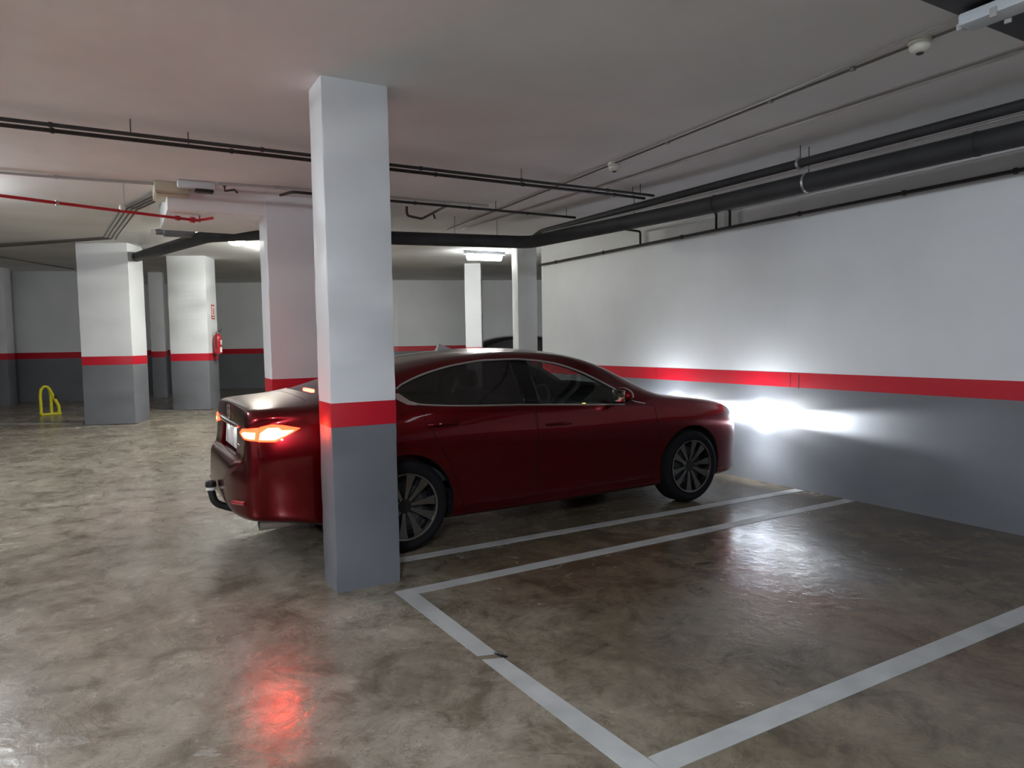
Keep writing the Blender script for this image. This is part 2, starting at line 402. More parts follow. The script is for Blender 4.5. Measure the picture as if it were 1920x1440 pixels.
tube_lamp((-2.0, 8.35, ZC-0.002), 0.25, 1.27, LAMP_LEFT, (0.93, 0.97, 1.0), 'lit ceiling lamp just outside the left edge of the view', W=0.2, deep=0.11)
tube_lamp((3.66, 1.14, ZC-0.001), PI/2, 1.55, LAMP_NEAR, (0.84, 0.92, 1.0), 'ceiling lamp with pale blue housing in the upper right corner', 0.42, 0.05)
tube_lamp((-0.9, -0.9, ZC-0.002), PI/2, 1.27, LAMP_BACK, (0.84, 0.91, 1.0), 'ceiling lamp behind the camera, outside the view')
tube_lamp((2.78, 13.2, off(13.2)+ZC-0.004), -0.51, 0.66, LAMP_HID, (1.0, 1.0, 0.92), 'ceiling lamp hidden behind the wide white column', W=0.16, deep=0.10)
tube_lamp((-4.6, 3.4, ZC-0.002), PI/2, 1.27, LAMP_SIDE, (0.92, 0.96, 1.0), 'ceiling lamp far to the left of the camera, outside the view')

# ------------------------------------------------------------------ pipes and conduits
def pipe(name, pts, r, mat, label, cat='pipe', rb=0.06, clamps=(), rods=(), n=10, group=None, cr=1.35, extra=None):
    P = bend(pts, rb); c = Vector(pts[0])
    root = empty(name, c); tag(root, label, cat, group)
    loc = lambda p: Vector(p)-c
    MB().tube([loc(p) for p in P], r, n).build('pipe_run', mat, root)
    for p, d in clamps:
        d = Vector(d).normalized(); p = loc(p)
        MB().tube([p-d*0.012, p+d*0.012], r*cr, 10).build('clamp', STEEL if mat is not PIPE_D else PIPE_D, root)
    for (x, y, z0, z1) in rods:
        MB().tube([loc((x, y, z0)), loc((x, y, z1))], 0.004, 6).build('hanger_rod', PIPE_D, root)
    return root
zp = 3.045
cl = [((x, 5.60, zp), (1, 0, 0)) for x in (-0.35, 1.0, 2.3, 3.3, 4.3)]
pipe('water_pipe', [(-8.8, 5.60, zp), (4.90, 5.60, zp)], 0.0135, PIPE_D, 'nearer of the two thin dark pipes crossing the ceiling side by side', clamps=cl, rods=[(0.12, 5.6, zp, ZC), (3.3, 5.6, zp, ZC), (4.72, 5.6, zp, ZC)], group=None)
cl = [((x, 5.745, zp), (1, 0, 0)) for x in (-0.35, 0.8, 2.5, 3.4, 4.5)]
pipe('water_pipe', [(-8.8, 5.745, zp), (4.90, 5.745, zp)], 0.0145, PIPE_D, 'farther of the two thin dark pipes crossing the ceiling side by side', clamps=cl, rods=[(0.5, 5.745, zp, ZC), (4.74, 5.745, zp, ZC)])
r3 = pipe('water_pipe', [(1.47, 7.32, 3.07), (1.52, 7.0, zp), (4.88, 7.0, zp)], 0.0145, PIPE_D, 'single thin dark pipe with a side branch, crossing the ceiling behind the nearest column', rods=[(3.78, 7.0, zp, ZC), (4.75, 7.0, zp, ZC)], clamps=[((x, 7.0, zp), (1, 0, 0)) for x in (2.8, 3.45, 4.2)])
c0 = Vector((1.47, 7.32, 3.07))
MB().tube([Vector(p)-c0 for p in bend([(3.17, 7.0, zp), (3.22, 7.85, zp), (2.98, 7.72, zp), (2.98, 7.72, ZC)], 0.05)], 0.015, 8).build('branch', PIPE_D, r3)
MB().tube([Vector(p)-c0 for p in [(3.2, 7.45, zp), (3.24, 7.5, zp-0.05)]], 0.012, 6).build('valve_handle', PIPE_D, r3)

# the two big runs beside the right wall and the run that crosses behind the lit lamp
root = pipe('drain_pipe', [(5.22, -4.6, 2.85), (5.17, 2.3, 2.85), (5.06, 5.2, 2.85), (4.74, 7.85, 2.85), (3.0, 8.2, 2.85), (1.55, 8.62, 2.88), (1.02, 9.7, 2.96), (0.42, 13.1, 3.10), (0.15, 15.2, 3.22)], 0.082, PIPE_B,
     'thick dark insulated pipe along the right wall, turning left across the ceiling', rb=0.16, n=16,
     rods=[(5.12, 3.9, 2.85, ZC), (4.97, 6.0, 2.85, ZC), (4.30, 7.94, 2.85, ZC), (3.75, 8.05, 2.85, ZC)])
c1 = Vector((5.22, -4.6, 2.85))
for y in (2.6, 3.9, 4.9):
    xc = 5.17-0.11*(y-2.3)/2.9
    MB().tube([Vector((xc, y-0.012, 2.85))-c1, Vector((xc, y+0.012, 2.85))-c1], 0.086, 16).build('clamp', STEEL if y in (3.9,) else PIPE_B, root)
pipe('drain_pipe', [(5.08, -4.6, 3.0), (5.05, 2.3, 3.0), (4.965, 5.4, 3.0), (4.86, 7.75, 2.98), (4.80, 7.9, 2.90)], 0.038, PIPE_B, 'slimmer dark pipe above the thick pipe along the right wall', n=12, rods=[(5.01, 3.9, 3.0, ZC)], clamps=[((5.006, 3.9, 3.0), (0, 1, 0))])
pipe('conduit', [(5.09, -4.6, 2.945), (5.06, 2.3, 2.945), (4.965, 5.3, 2.945), (4.79, 7.6, 2.94)], 0.0085, STEEL, 'pale thin conduit between the two dark pipes along the right wall', cat='conduit', n=8)
wp = pipe('wall_pipe', [(5.905, -4.6, 2.77), (5.905, 9.5, 2.77)], 0.0165, PIPE_D, 'dark pipe with short risers running high along the right wall', cat='pipe',
     clamps=[((5.905, y, 2.77), (0, 1, 0)) for y in (1.6, 2.7, 3.55, 4.6, 6.25, 7.8, 9.0)], cr=1.5)
c2 = Vector((5.905, -4.6, 2.77))
for y, zt, ex in ((7.01, 2.945, 5.55), (5.70, 2.965, 5.62), (5.50, 2.965, 5.48)):
    MB().tube([Vector(p)-c2 for p in bend([(5.905, y, 2.77), (5.905, y, zt), (ex, y+0.02, zt+0.02)], 0.03)], 0.0145, 8).build('riser', PIPE_D, wp)
pipe('conduit', [(3.84, 2.02, 3.136), (3.87, 3.25, 3.136), (3.93, 4.9, 3.136), (4.02, 7.2, 3.136), (4.04, 8.95, 3.136)], 0.008, CONDUIT_D, 'thin cable run on the ceiling linking the two smoke detectors', cat='conduit', rb=0.1, n=8,
     clamps=[((3.855, 2.64, 3.137), (0, 1, 0)), ((3.87, 3.25, 3.137), (0, 1, 0)), ((3.91, 4.3, 3.137), (0, 1, 0)), ((3.98, 6.2, 3.137), (0, 1, 0))], cr=2.0)
pipe('conduit', [(3.70, 1.90, 3.12), (3.74, 2.25, 3.136), (3.835, 3.25, 3.136), (3.90, 4.9, 3.136), (3.985, 7.2, 3.136), (4.01, 8.95, 3.136)], 0.006, CONDUIT, 'pale thin cable lying alongside the detector cable on the ceiling', cat='conduit', rb=0.1, n=8)
pipe('conduit', [(4.50, -4.6, 3.134), (4.47, 2.0, 3.134), (4.42, 5.0, 3.134), (4.25, 8.9, 3.134)], 0.0125, CONDUIT, 'straight grey conduit on the ceiling between the detectors and the big pipes', cat='conduit', n=8)

root = empty('ceiling_panel', (3.9, 1.28, ZC)); tag(root, 'dark panel fixed to the ceiling behind the pale blue lamp', 'panel')
DARKP = simple('dark_panel', (0.010, 0.0105, 0.012), 0.6, var=0.2, scale=4)
MB().box((0, 0, -0.018), (2.6, 1.32, 0.036), ch=0.004).build('sheet', DARKP, root)
for sx in (-1.27, 1.27): MB().box((sx, 0, -0.042), (0.04, 1.30, 0.012), ch=0.003).build('rail', DARKP, root)
def detector(loc, label):
    root = empty('smoke_detector', loc); tag(root, label, 'detector')
    MB().lathe([(0.01, 0), (0.060, 0), (0.060, -0.022), (0.055, -0.03), (0.01, -0.03)], n=24).build('base', OFFWHITE, root)
    MB().lathe([(0.01, -0.0305), (0.048, -0.031), (0.056, -0.045), (0.050, -0.062), (0.034, -0.074), (0.01, -0.077)], n=24).build('dome', OFFWHITE, root)
    MB().lathe([(0.008, -0.0775), (0.02, -0.077), (0.018, -0.082), (0.008, -0.083)], n=12).build('vent', BLACK, root)
detector((3.83, 2.23, ZC), 'round smoke detector near the pale blue lamp, upper right')
detector((3.955, 5.05, ZC), 'round smoke detector farther off, above the right end of the twin pipes')

# left ceiling clutter
pipe('conduit', [(-8.8, 7.95, 3.134), (-0.46, 7.70, 3.134), (0.34, 7.62, 3.134)], 0.013, CONDUIT, 'grey conduit on the ceiling running left from the beige junction box', cat='conduit', n=8, clamps=[((-0.46, 7.70, 3.134), (1, 0, 0))])
pipe('conduit', [(0.89, 7.36, 3.134), (1.60, 7.28, 3.134), (3.80, 7.22, 3.134)], 0.012, CONDUIT, 'grey conduit on the ceiling running right from the beige junction box', cat='conduit', n=8, clamps=[((1.42, 7.29, 3.134), (1, 0, 0))])
root = empty('junction_box', (0.49, 7.75, ZC)); tag(root, 'beige junction box on the ceiling where the cable bundle starts', 'junction box')
MB().box((0, 0, -0.055), (0.30, 0.46, 0.11), ch=0.008).build('body', BEIGE, root)
MB().box((0, 0, -0.116), (0.27, 0.43, 0.012), ch=0.003).build('lid', BEIGE, root)
root = empty('emergency_light', (0.70, 7.42, ZC)); tag(root, 'pale emergency light with dark lens beside the beige junction box', 'lamp')
MB().box((0, 0, -0.035), (0.34, 0.10, 0.07), ch=0.02).build('housing', LAMPBODY, root)
MB().box((0.07, 0.02, -0.085), (0.17, 0.085, 0.03), ch=0.012).build('lens', BLACK, root)
root = empty('pipe_bracket', (1.02, 7.45, ZC)); tag(root, 'small dark bracket on the ceiling left of the wide column', 'bracket')
MB().tube([(-0.06, 0, 0), (-0.06, 0, -0.06), (0.03, 0, -0.04), (0.06, 0, -0.07)], 0.011, 8).build('hook', PIPE_D, root)
MB().lathe([(0.004, 0), (0.022, 0), (0.022, -0.012), (0.004, -0.012)], Matrix.Translation((-0.06, 0, 0)), 12).build('plate', PIPE_D, root)
root = empty('cable_bundle', (0.40, 7.9, ZC)); tag(root, 'bundle of parallel thin dark conduits bending across the left ceiling', 'conduit')
for i in range(4):
    d = i*0.052
    pts = [(0.37+d, 7.98, ZC-0.02), (0.07+d, 9.1, off(9.1)+ZC-0.02), (-0.17+d, 12.9+d*1.5, off(13.0)+ZC-0.02), (-2.4, 15.5+d*4, off(15.6)+ZC-0.02), (-6, 19.0+d*6, off(19.2)+ZC-0.02)]
    if i == 3: pts = pts[:3]
    # follow the rising soffit
    fine = []
    for a, b in zip(pts, pts[1:]):
        for k in range(8):
            t = k/8; x = a[0]+(b[0]-a[0])*t; y = a[1]+(b[1]-a[1])*t; fine.append((x, y, off(y)+ZC-0.02))
    fine.append(pts[-1])
    MB().tube([Vector(p)-Vector((0.40, 7.9, ZC)) for p in fine], 0.010, 6).build('conduit', CONDUIT_D, root)
pipe('conduit', [(-4.0, 13.5, off(13.5)+ZC-0.05), (-2.0, 16.9, off(16.9)+ZC-0.05), (-0.9, 19.3, off(19.3)+ZC-0.015)], 0.014, CONDUIT_D, 'dark conduit on the far left ceiling behind the brightly lit column', cat='conduit', n=6)
rp = pipe('sprinkler_pipe', [(-8.5, 5.2, 2.855), (-0.84, 7.30, 2.855), (0.06, 7.65, 2.855), (0.74, 7.90, 2.855), (0.88, 7.80, 2.875)], 0.0145, PIPE_R, 'red sprinkler pipe hung below the left ceiling', rb=0.02,
     clamps=[((-0.45, 7.45, 2.855), (1, 0.38, 0))])
c3 = Vector((-8.5, 5.2, 2.855))
for q, rr in (((0.55, 7.83, 2.855), 0.024), ((0.69, 7.88, 2.855), 0.030)):
    MB().tube([Vector(q)-Vector((0.02, 0.008, 0))-c3, Vector(q)+Vector((0.02, 0.008, 0))-c3], rr, 12).build('coupling', PIPE_R, rp)
MB().tube([Vector((0.76, 7.89, 2.835))-c3, Vector((0.76, 7.89, 2.905))-c3], 0.008, 8).build('sprinkler_head', PIPE_R, rp)
MB().tube([Vector((0.08, 7.66, 2.86))-c3, Vector((0.08, 7.66, ZC))-c3], 0.005, 6).build('hanger_rod', STEEL, rp)
MB().lathe([(0.004, 0.0), (0.024, 0.0), (0.028, 0.03), (0.020, 0.055), (0.004, 0.06)], Matrix.Translation(Vector((0.06, 7.65, 2.86))-c3), 12).build('clamp', OFFWHITE, rp)
root = empty('silencer_duct', (0.80, 10.1, off(10.1)+2.98)); tag(root, 'grey flexible duct section beside the dark pipe, above the lit left column', 'duct')
MB().tube([(-0.36, -0.06, -0.01), (-0.28, -0.05, 0), (-0.26, -0.05, 0), (0.10, 0.01, 0.01)], [0.035, 0.04, 0.062, 0.062], 14).build('body', simple('duct_grey', (0.17, 0.18, 0.2), 0.5, 0.4), root)
MB().tube([(-0.42, -0.07, -0.01), (-0.35, -0.06, -0.01)], 0.03, 10).build('end_cap', OFFWHITE, root)
MB().tube([(-0.1, -0.02, 0.02), (-0.1, -0.02, 0.17)], 0.005, 6).build('hanger_rod', PIPE_D, root)

# ------------------------------------------------------------------ yellow parking barrier
root = empty('parking_barrier', (-1.30, 16.2, off(16.2)), 0.5); tag(root, 'yellow folding parking barrier hoop standing on the floor at the far left', 'barrier')
a = [(-0.14, 0, 0.02)]+[(-0.14+0.0, 0, z) for z in (0.2, 0.40)]+[(-0.125, 0, 0.50), (-0.07, 0, 0.56), (-0.01, 0, 0.55), (0.035, 0, 0.49), (0.045, 0, 0.40), (0.045, 0, 0.02)]
MB().tube(a, 0.028, 10).build('hoop', YELLOW, root)
MB().tube(bend([(0.02, -0.02, 0.50), (0.09, -0.03, 0.32), (0.165, -0.04, 0.17), (0.165, -0.04, 0.02)], 0.08), 0.028, 10).build('brace', YELLOW, root)
MB().box((0.02, -0.01, 0.018), (0.36, 0.10, 0.035), ch=0.006).build('base_bar', YELLOW, root)
MB().box((0.105, -0.045, 0.345), (0.05, 0.05, 0.07), ch=0.012).build('padlock', BLACK, root)

# ------------------------------------------------------------------ fire extinguisher and sign on the column
A = Vector((1.545, 15.38)); Bq = Vector((1.80, 16.0)); e = (Bq-A).normalized(); nr = Vector((e.y, -e.x)); zo = off(15.86)
ang = math.atan2(nr.y, nr.x)
base = A+e*0.30+nr*0.10
root = empty('fire_extinguisher', (base.x, base.y, zo+1.13), ang-PI/2+PI/2); tag(root, 'red fire extinguisher hung on the white column behind the red sedan', 'fire extinguisher')
MB().lathe([(0.01, 0.0), (0.075, 0.0), (0.082, 0.02), (0.082, 0.33), (0.07, 0.385), (0.035, 0.42), (0.022, 0.44), (0.01, 0.44)], n=24).build('cylinder', EXT_R, root)
MB().lathe([(0.02, -0.02), (0.084, -0.02), (0.084, 0.012), (0.02, 0.012)], n=24).build('foot_ring', BLACK, root)
MB().lathe([(0.006, 0.44), (0.026, 0.44), (0.026, 0.475), (0.006, 0.475)], n=14).build('valve', STEEL, root)
MB().box((0.05, 0.0, 0.50), (0.13, 0.022, 0.014), Matrix.Rotation(-0.5, 4, 'Y'), ch=0.003).build('lever', BLACK, root)
MB().box((0.055, 0.0, 0.475), (0.10, 0.022, 0.012), ch=0.003).build('carry_handle', BLACK, root)
MB().tube(bend([(0.0, -0.02, 0.462), (0.0, -0.09, 0.47), (0.0, -0.108, 0.36), (0.0, -0.105, 0.12)], 0.04), 0.010, 8).build('hose', BLACK, root)
def curved_label(r, a0, a1, z0, z1, mat, name):
    V = []; F = []; n = 8
    for k in range(n+1):
        q = a0+(a1-a0)*k/n
        for rr in (r, r+0.0015):
            for z in (z0, z1): V.append((rr*math.cos(q), rr*math.sin(q), z))
    for k in range(n):
        b = 4*k; F += [(b+2, b+3, b+7, b+6), (b, b+4, b+5, b+1), (b, b+2, b+6, b+4), (b+1, b+5, b+7, b+3)]
    F += [(0, 1, 3, 2), (4*n, 4*n+2, 4*n+3, 4*n+1)]
    return mesh_from(name, V, F, mat, root, 30)
curved_label(0.0822, -0.75, 0.15, 0.04, 0.15, SIGN_W, 'lower_label')
curved_label(0.0822, -0.55, 0.35, 0.20, 0.30, SIGN_W, 'upper_label')
MB().box((-0.0906, 0, 0.30), (0.018, 0.05, 0.12), ch=0.003).build('wall_bracket', STEEL, root)
root2 = empty('wall_label', (A.x+e.x*0.30+nr.x*0.003, A.y+e.y*0.30+nr.y*0.003, zo+1.19), ang); 
sgn = A+e*0.40
root = empty('fire_sign', (sgn.x+nr.x*0.004, sgn.y+nr.y*0.004, zo+2.02), ang); tag(root, 'small red and white fire extinguisher sign on the column above the extinguisher', 'sign')
bpy.data.objects.remove(root2)
MB().box((0, 0, 0), (0.006, 0.21, 0.30)).build('plate', SIGN_R, root)
MB().box((0.0035, 0, 0.02), (0.003, 0.165, 0.205)).build('pictogram_field', SIGN_W, root)
MB().lathe([(0.004, -0.0), (0.03, 0), (0.03, 0.12), (0.012, 0.15), (0.004, 0.15)], Matrix.Translation((0.0052, 0.0, -0.06)) @ Matrix.Scale(0.06, 4, (1, 0, 0)), 14).build('pictogram', SIGN_R, root)
MB().box((0.0035, 0, -0.115), (0.003, 0.165, 0.022)).build('text_bar', SIGN_W, root)

# ------------------------------------------------------------------ cars
def pchip(tab):
    x = np.array([t[0] for t in tab], float); y = np.array([t[1] for t in tab], float)
    h = np.diff(x); d = np.diff(y)/h; m_ = np.zeros(len(x))
    for i in range(1, len(x)-1):
        if d[i-1]*d[i] > 0:
            w1 = 2*h[i]+h[i-1]; w2 = h[i]+2*h[i-1]; m_[i] = (w1+w2)/(w1/d[i-1]+w2/d[i])
    m_[0] = d[0]; m_[-1] = d[-1]
    def f(q):
        q = min(max(q, x[0]), x[-1]); i = min(max(int(np.searchsorted(x, q))-1, 0), len(x)-2)
        t = (q-x[i])/h[i]; t2 = t*t; t3 = t2*t
        return float((2*t3-3*t2+1)*y[i]+(t3-2*t2+t)*h[i]*m_[i]+(-2*t3+3*t2)*y[i+1]+(t3-t2)*h[i]*m_[i+1])
    return f
ZT = pchip([(-2.56, .59), (-2.552, .65), (-2.54, .70), (-2.515, .735), (-2.48, .755), (-2.468, .80), (-2.460, .90), (-2.452, 1.03), (-2.438, 1.095), (-2.40, 1.108), (-2.30, 1.122), (-2.08, 1.148), (-1.9, 1.19), (-1.78, 1.226), (-1.6, 1.285), (-1.3, 1.375), (-1.0, 1.43), (-.7, 1.46), (-.4, 1.472), (-.15, 1.468), (.15, 1.447), (.4, 1.405), (.6, 1.343), (.85, 1.235), (1.05, 1.125), (1.17, 1.055), (1.25, 1.025), (1.5, .985), (1.8, .935), (2.0, .885), (2.12, .845), (2.2, .805), (2.26, .76), (2.31, .69), (2.335, .62), (2.345, .56)])
ZR = pchip([(-2.56, .58), (-2.552, .64), (-2.54, .69), (-2.515, .725), (-2.48, .745), (-2.468, .785), (-2.460, .88), (-2.452, 1.005), (-2.438, 1.070), (-2.40, 1.088), (-2.30, 1.098), (-2.08, 1.112), (-1.9, 1.135), (-1.6, 1.215), (-1.3, 1.31), (-1.0, 1.37), (-.7, 1.40), (-.4, 1.415), (-.15, 1.41), (.15, 1.385), (.4, 1.335), (.6, 1.27), (.85, 1.155), (1.05, 1.06), (1.17, 1.015), (1.25, 1.0), (1.5, .968), (1.8, .925), (2.0, .878), (2.12, .835), (2.2, .795), (2.26, .75), (2.31, .68), (2.335, .61), (2.345, .55)])
WR = pchip([(-2.56, .28), (-2.54, .42), (-2.50, .54), (-2.465, .58), (-2.43, .65), (-2.3, .71), (-2.08, .70), (-1.9, .67), (-1.6, .615), (-1.3, .59), (-1.0, .585), (-.4, .585), (.15, .59), (.6, .625), (.85, .665), (1.05, .71), (1.2, .73), (1.5, .735), (1.8, .71), (2.0, .665), (2.12, .61), (2.2, .54), (2.26, .46), (2.31, .36), (2.345, .25)])
ZS = pchip([(-2.56, .57), (-2.54, .645), (-2.50, .70), (-2.468, .75), (-2.455, .86), (-2.43, .955), (-2.3, 1.005), (-2.0, 1.025), (-1.45, 1.055), (-1.0, 1.05), (-.3, 1.015), (.2, .985), (.7, .965), (1.05, .955), (1.5, .925), (1.9, .855), (2.1, .79), (2.2, .74), (2.28, .67), (2.345, .535)])
WB = pchip([(-2.56, .32), (-2.54, .48), (-2.50, .60), (-2.465, .66), (-2.43, .715), (-2.36, .765), (-2.25, .80), (-2.0, .84), (-1.45, .855), (-1.0, .862), (-.3, .862), (.2, .868), (.7, .875), (1.05, .875), (1.5, .865), (1.85, .83), (2.05, .77), (2.16, .70), (2.25, .59), (2.31, .46), (2.345, .32)])
WM = pchip([(-2.56, .38), (-2.545, .50), (-2.51, .63), (-2.46, .745), (-2.42, .785), (-2.35, .825), (-2.2, .865), (-1.95, .90), (-1.4, .925), (-.3, .915), (.9, .918), (1.4, .922), (1.75, .90), (1.95, .865), (2.08, .815), (2.18, .74), (2.26, .64), (2.31, .53), (2.345, .38)])
ZM = pchip([(-2.56, .53), (-2.45, .60), (-2.2, .66), (-1.4, .68), (0, .64), (1.4, .66), (2.0, .60), (2.25, .54), (2.345, .50)])
ZB = pchip([(-2.56, .47), (-2.545, .41), (-2.51, .365), (-2.45, .345), (-2.3, .325), (-2.05, .285), (-1.8, .23), (-1.4, .20), (0, .185), (1.4, .195), (1.9, .20), (2.1, .205), (2.22, .215), (2.29, .25), (2.325, .33), (2.345, .45)])
def ring_ctrl(x):
    zb, zm, zs, zr, zt = ZB(x), ZM(x), ZS(x), ZR(x), ZT(x); w, wb, wr = WM(x), WB(x), WR(x)
    zs = max(zs, zm+0.01); zr = max(zr, zs+0.004); zt = max(zt, zr+0.003)
    lo = min(0.05, (zm-zb)*0.4)
    P = [(0, zb), (.5*w, zb), (.85*w, zb), (.945*w, zb+lo*.35), (.972*w, zb+lo*1.2), (.985*w, zb+(zm-zb)*.55), (w, zm)]
    P += [(w*.75+wb*.25+.012*(w > .8), zm+(zs-zm)*.45), (w*.35+wb*.65+.006*(w > .8), zm+(zs-zm)*.82), (wb, zs)]
    g = min(1.0, max(0.0, (zr-zs)/.25))
    for t in (.33, .67): P.append((wb+(wr-wb)*t+.022*g*math.sin(PI*t)+.03*(1-g)*math.sin(PI*t), zs+(zr-zs)*t+.02*(1-g)*math.sin(PI*t)*min(1, (zr-zs)/.03)))
    P += [(wr, zr), (.78*wr, zr+.55*(zt-zr)), (.42*wr, zt-.13*(zt-zr)), (0, zt)]
    return P
def ring(x, sub=4):
    P = ring_ctrl(x); n = len(P); out = []
    A_ = np.array(P)
    Pm = np.vstack([[-A_[1][0], A_[1][1]], A_, [-A_[-2][0], A_[-2][1]]])
    for i in range(n-1):
        p0, p1, p2, p3 = Pm[i], Pm[i+1], Pm[i+2], Pm[i+3]
        # limited tangents keep close points from overshooting
        L = np.linalg.norm(p2-p1)
        m1 = (p2-p0)*.5; m2 = (p3-p1)*.5
        for mm in (m1, m2):
            l = np.linalg.norm(mm)
            if l > L*1.0 and l > 0: mm *= L/l
        for k in range(sub):
            t = k/sub; t2 = t*t; t3 = t2*t
            out.append((2*t3-3*t2+1)*p1+(t3-2*t2+t)*m1+(-2*t3+3*t2)*p2+(t3-t2)*m2)
    out.append(A_[-1]); out = np.array(out); out[:, 0] = np.maximum(out[:, 0], 0); return out
def loft(xs, fn, name, mat):
    V = []; F = []; n = None
    for x in xs:
        h = fn(x); k = len(h); full = [(x, -a, b) for a, b in h]+[(x, a, b) for a, b in h[-2:0:-1]]
        n = len(full); V += full
    for i in range(len(xs)-1):
        for k in range(n): F.append((i*n+k, i*n+(k+1) % n, (i+1)*n+(k+1) % n, (i+1)*n+k))
    F.append(tuple(range(n))[::-1]); F.append(tuple((len(xs)-1)*n+k for k in range(n)))
    return mesh_from(name, V, F, mat, None, 32)
XS = list(np.linspace(-2.56, -2.47, 12))+list(np.linspace(-2.464, -2.38, 14))+list(np.linspace(-2.355, -1.9, 12))+list(np.linspace(-1.84, 1.2, 46))+list(np.linspace(1.26, 2.1, 16))+list(np.linspace(2.125, 2.345, 14))
def boolean(o, cutter, op):
    mdf = o.modifiers.new('b', 'BOOLEAN'); mdf.operation = op; mdf.object = cutter; mdf.solver = 'EXACT'
    try: mdf.material_mode = 'TRANSFER'
    except Exception: pass
    dg = bpy.context.evaluated_depsgraph_get(); dg.update()
    me = bpy.data.meshes.new_from_object(o.evaluated_get(dg)); o.modifiers.clear()
    old = o.data; o.data = me; me.name = o.name
def cut_part(body, cutter, name, mat=None, parent=None):
    # lift a piece of the body out as an object of its own
    p = body.copy(); p.data = body.data.copy(); p.name = name; COL.objects.link(p); p.parent = None
    boolean(p, cutter, 'INTERSECT'); boolean(body, cutter, 'DIFFERENCE')
    if mat:
        p.data.materials.clear(); p.data.materials.append(mat)
        p.data.polygons.foreach_set('material_index', [0]*len(p.data.polygons))
    bpy.data.objects.remove(cutter); return p
def finish(o, parent, ang=30):
    o.data.shade_smooth(); o.data.set_sharp_from_angle(angle=math.radians(ang)); o.parent = parent; o.data.name = o.name
def y_side(x, z):
    h = ring(x, 6); k0 = 6*6
    for i in range(k0, len(h)-1):
        if h[i][1] <= z <= h[i+1][1]:
            t = (z-h[i][1])/max(1e-6, h[i+1][1]-h[i][1]); return float(h[i][0]+(h[i+1][0]-h[i][0])*t)
    return float(h[-1][0]) if z > h[-1][1] else float(h[k0][0])
def z_top(x, y):
    h = ring(x, 6); y = abs(y)
    for i in range(len(h)-1, 36, -1):
        if h[i][0] <= y <= h[i-1][0]:
            t = (y-h[i][0])/max(1e-6, h[i-1][0]-h[i][0]); return float(h[i][1]+(h[i-1][1]-h[i][1])*t)
    return float(h[-1][1])
WIN_UP = pchip([(-1.425, 1.150), (-1.40, 1.183), (-1.311, 1.227), (-1.064, 1.304), (-.822, 1.349), (-.586, 1.372), (-.335, 1.374), (-.146, 1.360), (.057, 1.329), (.27, 1.262), (.526, 1.133), (.66, 1.052), (.76, .985)])
WIN_LO = pchip([(-1.425, 1.148), (-1.373, 1.105), (-1.319, 1.090), (-1.278, 1.081), (-.291, 1.022), (.173, .994), (.423, .980), (.70, .968), (.76, .966)])

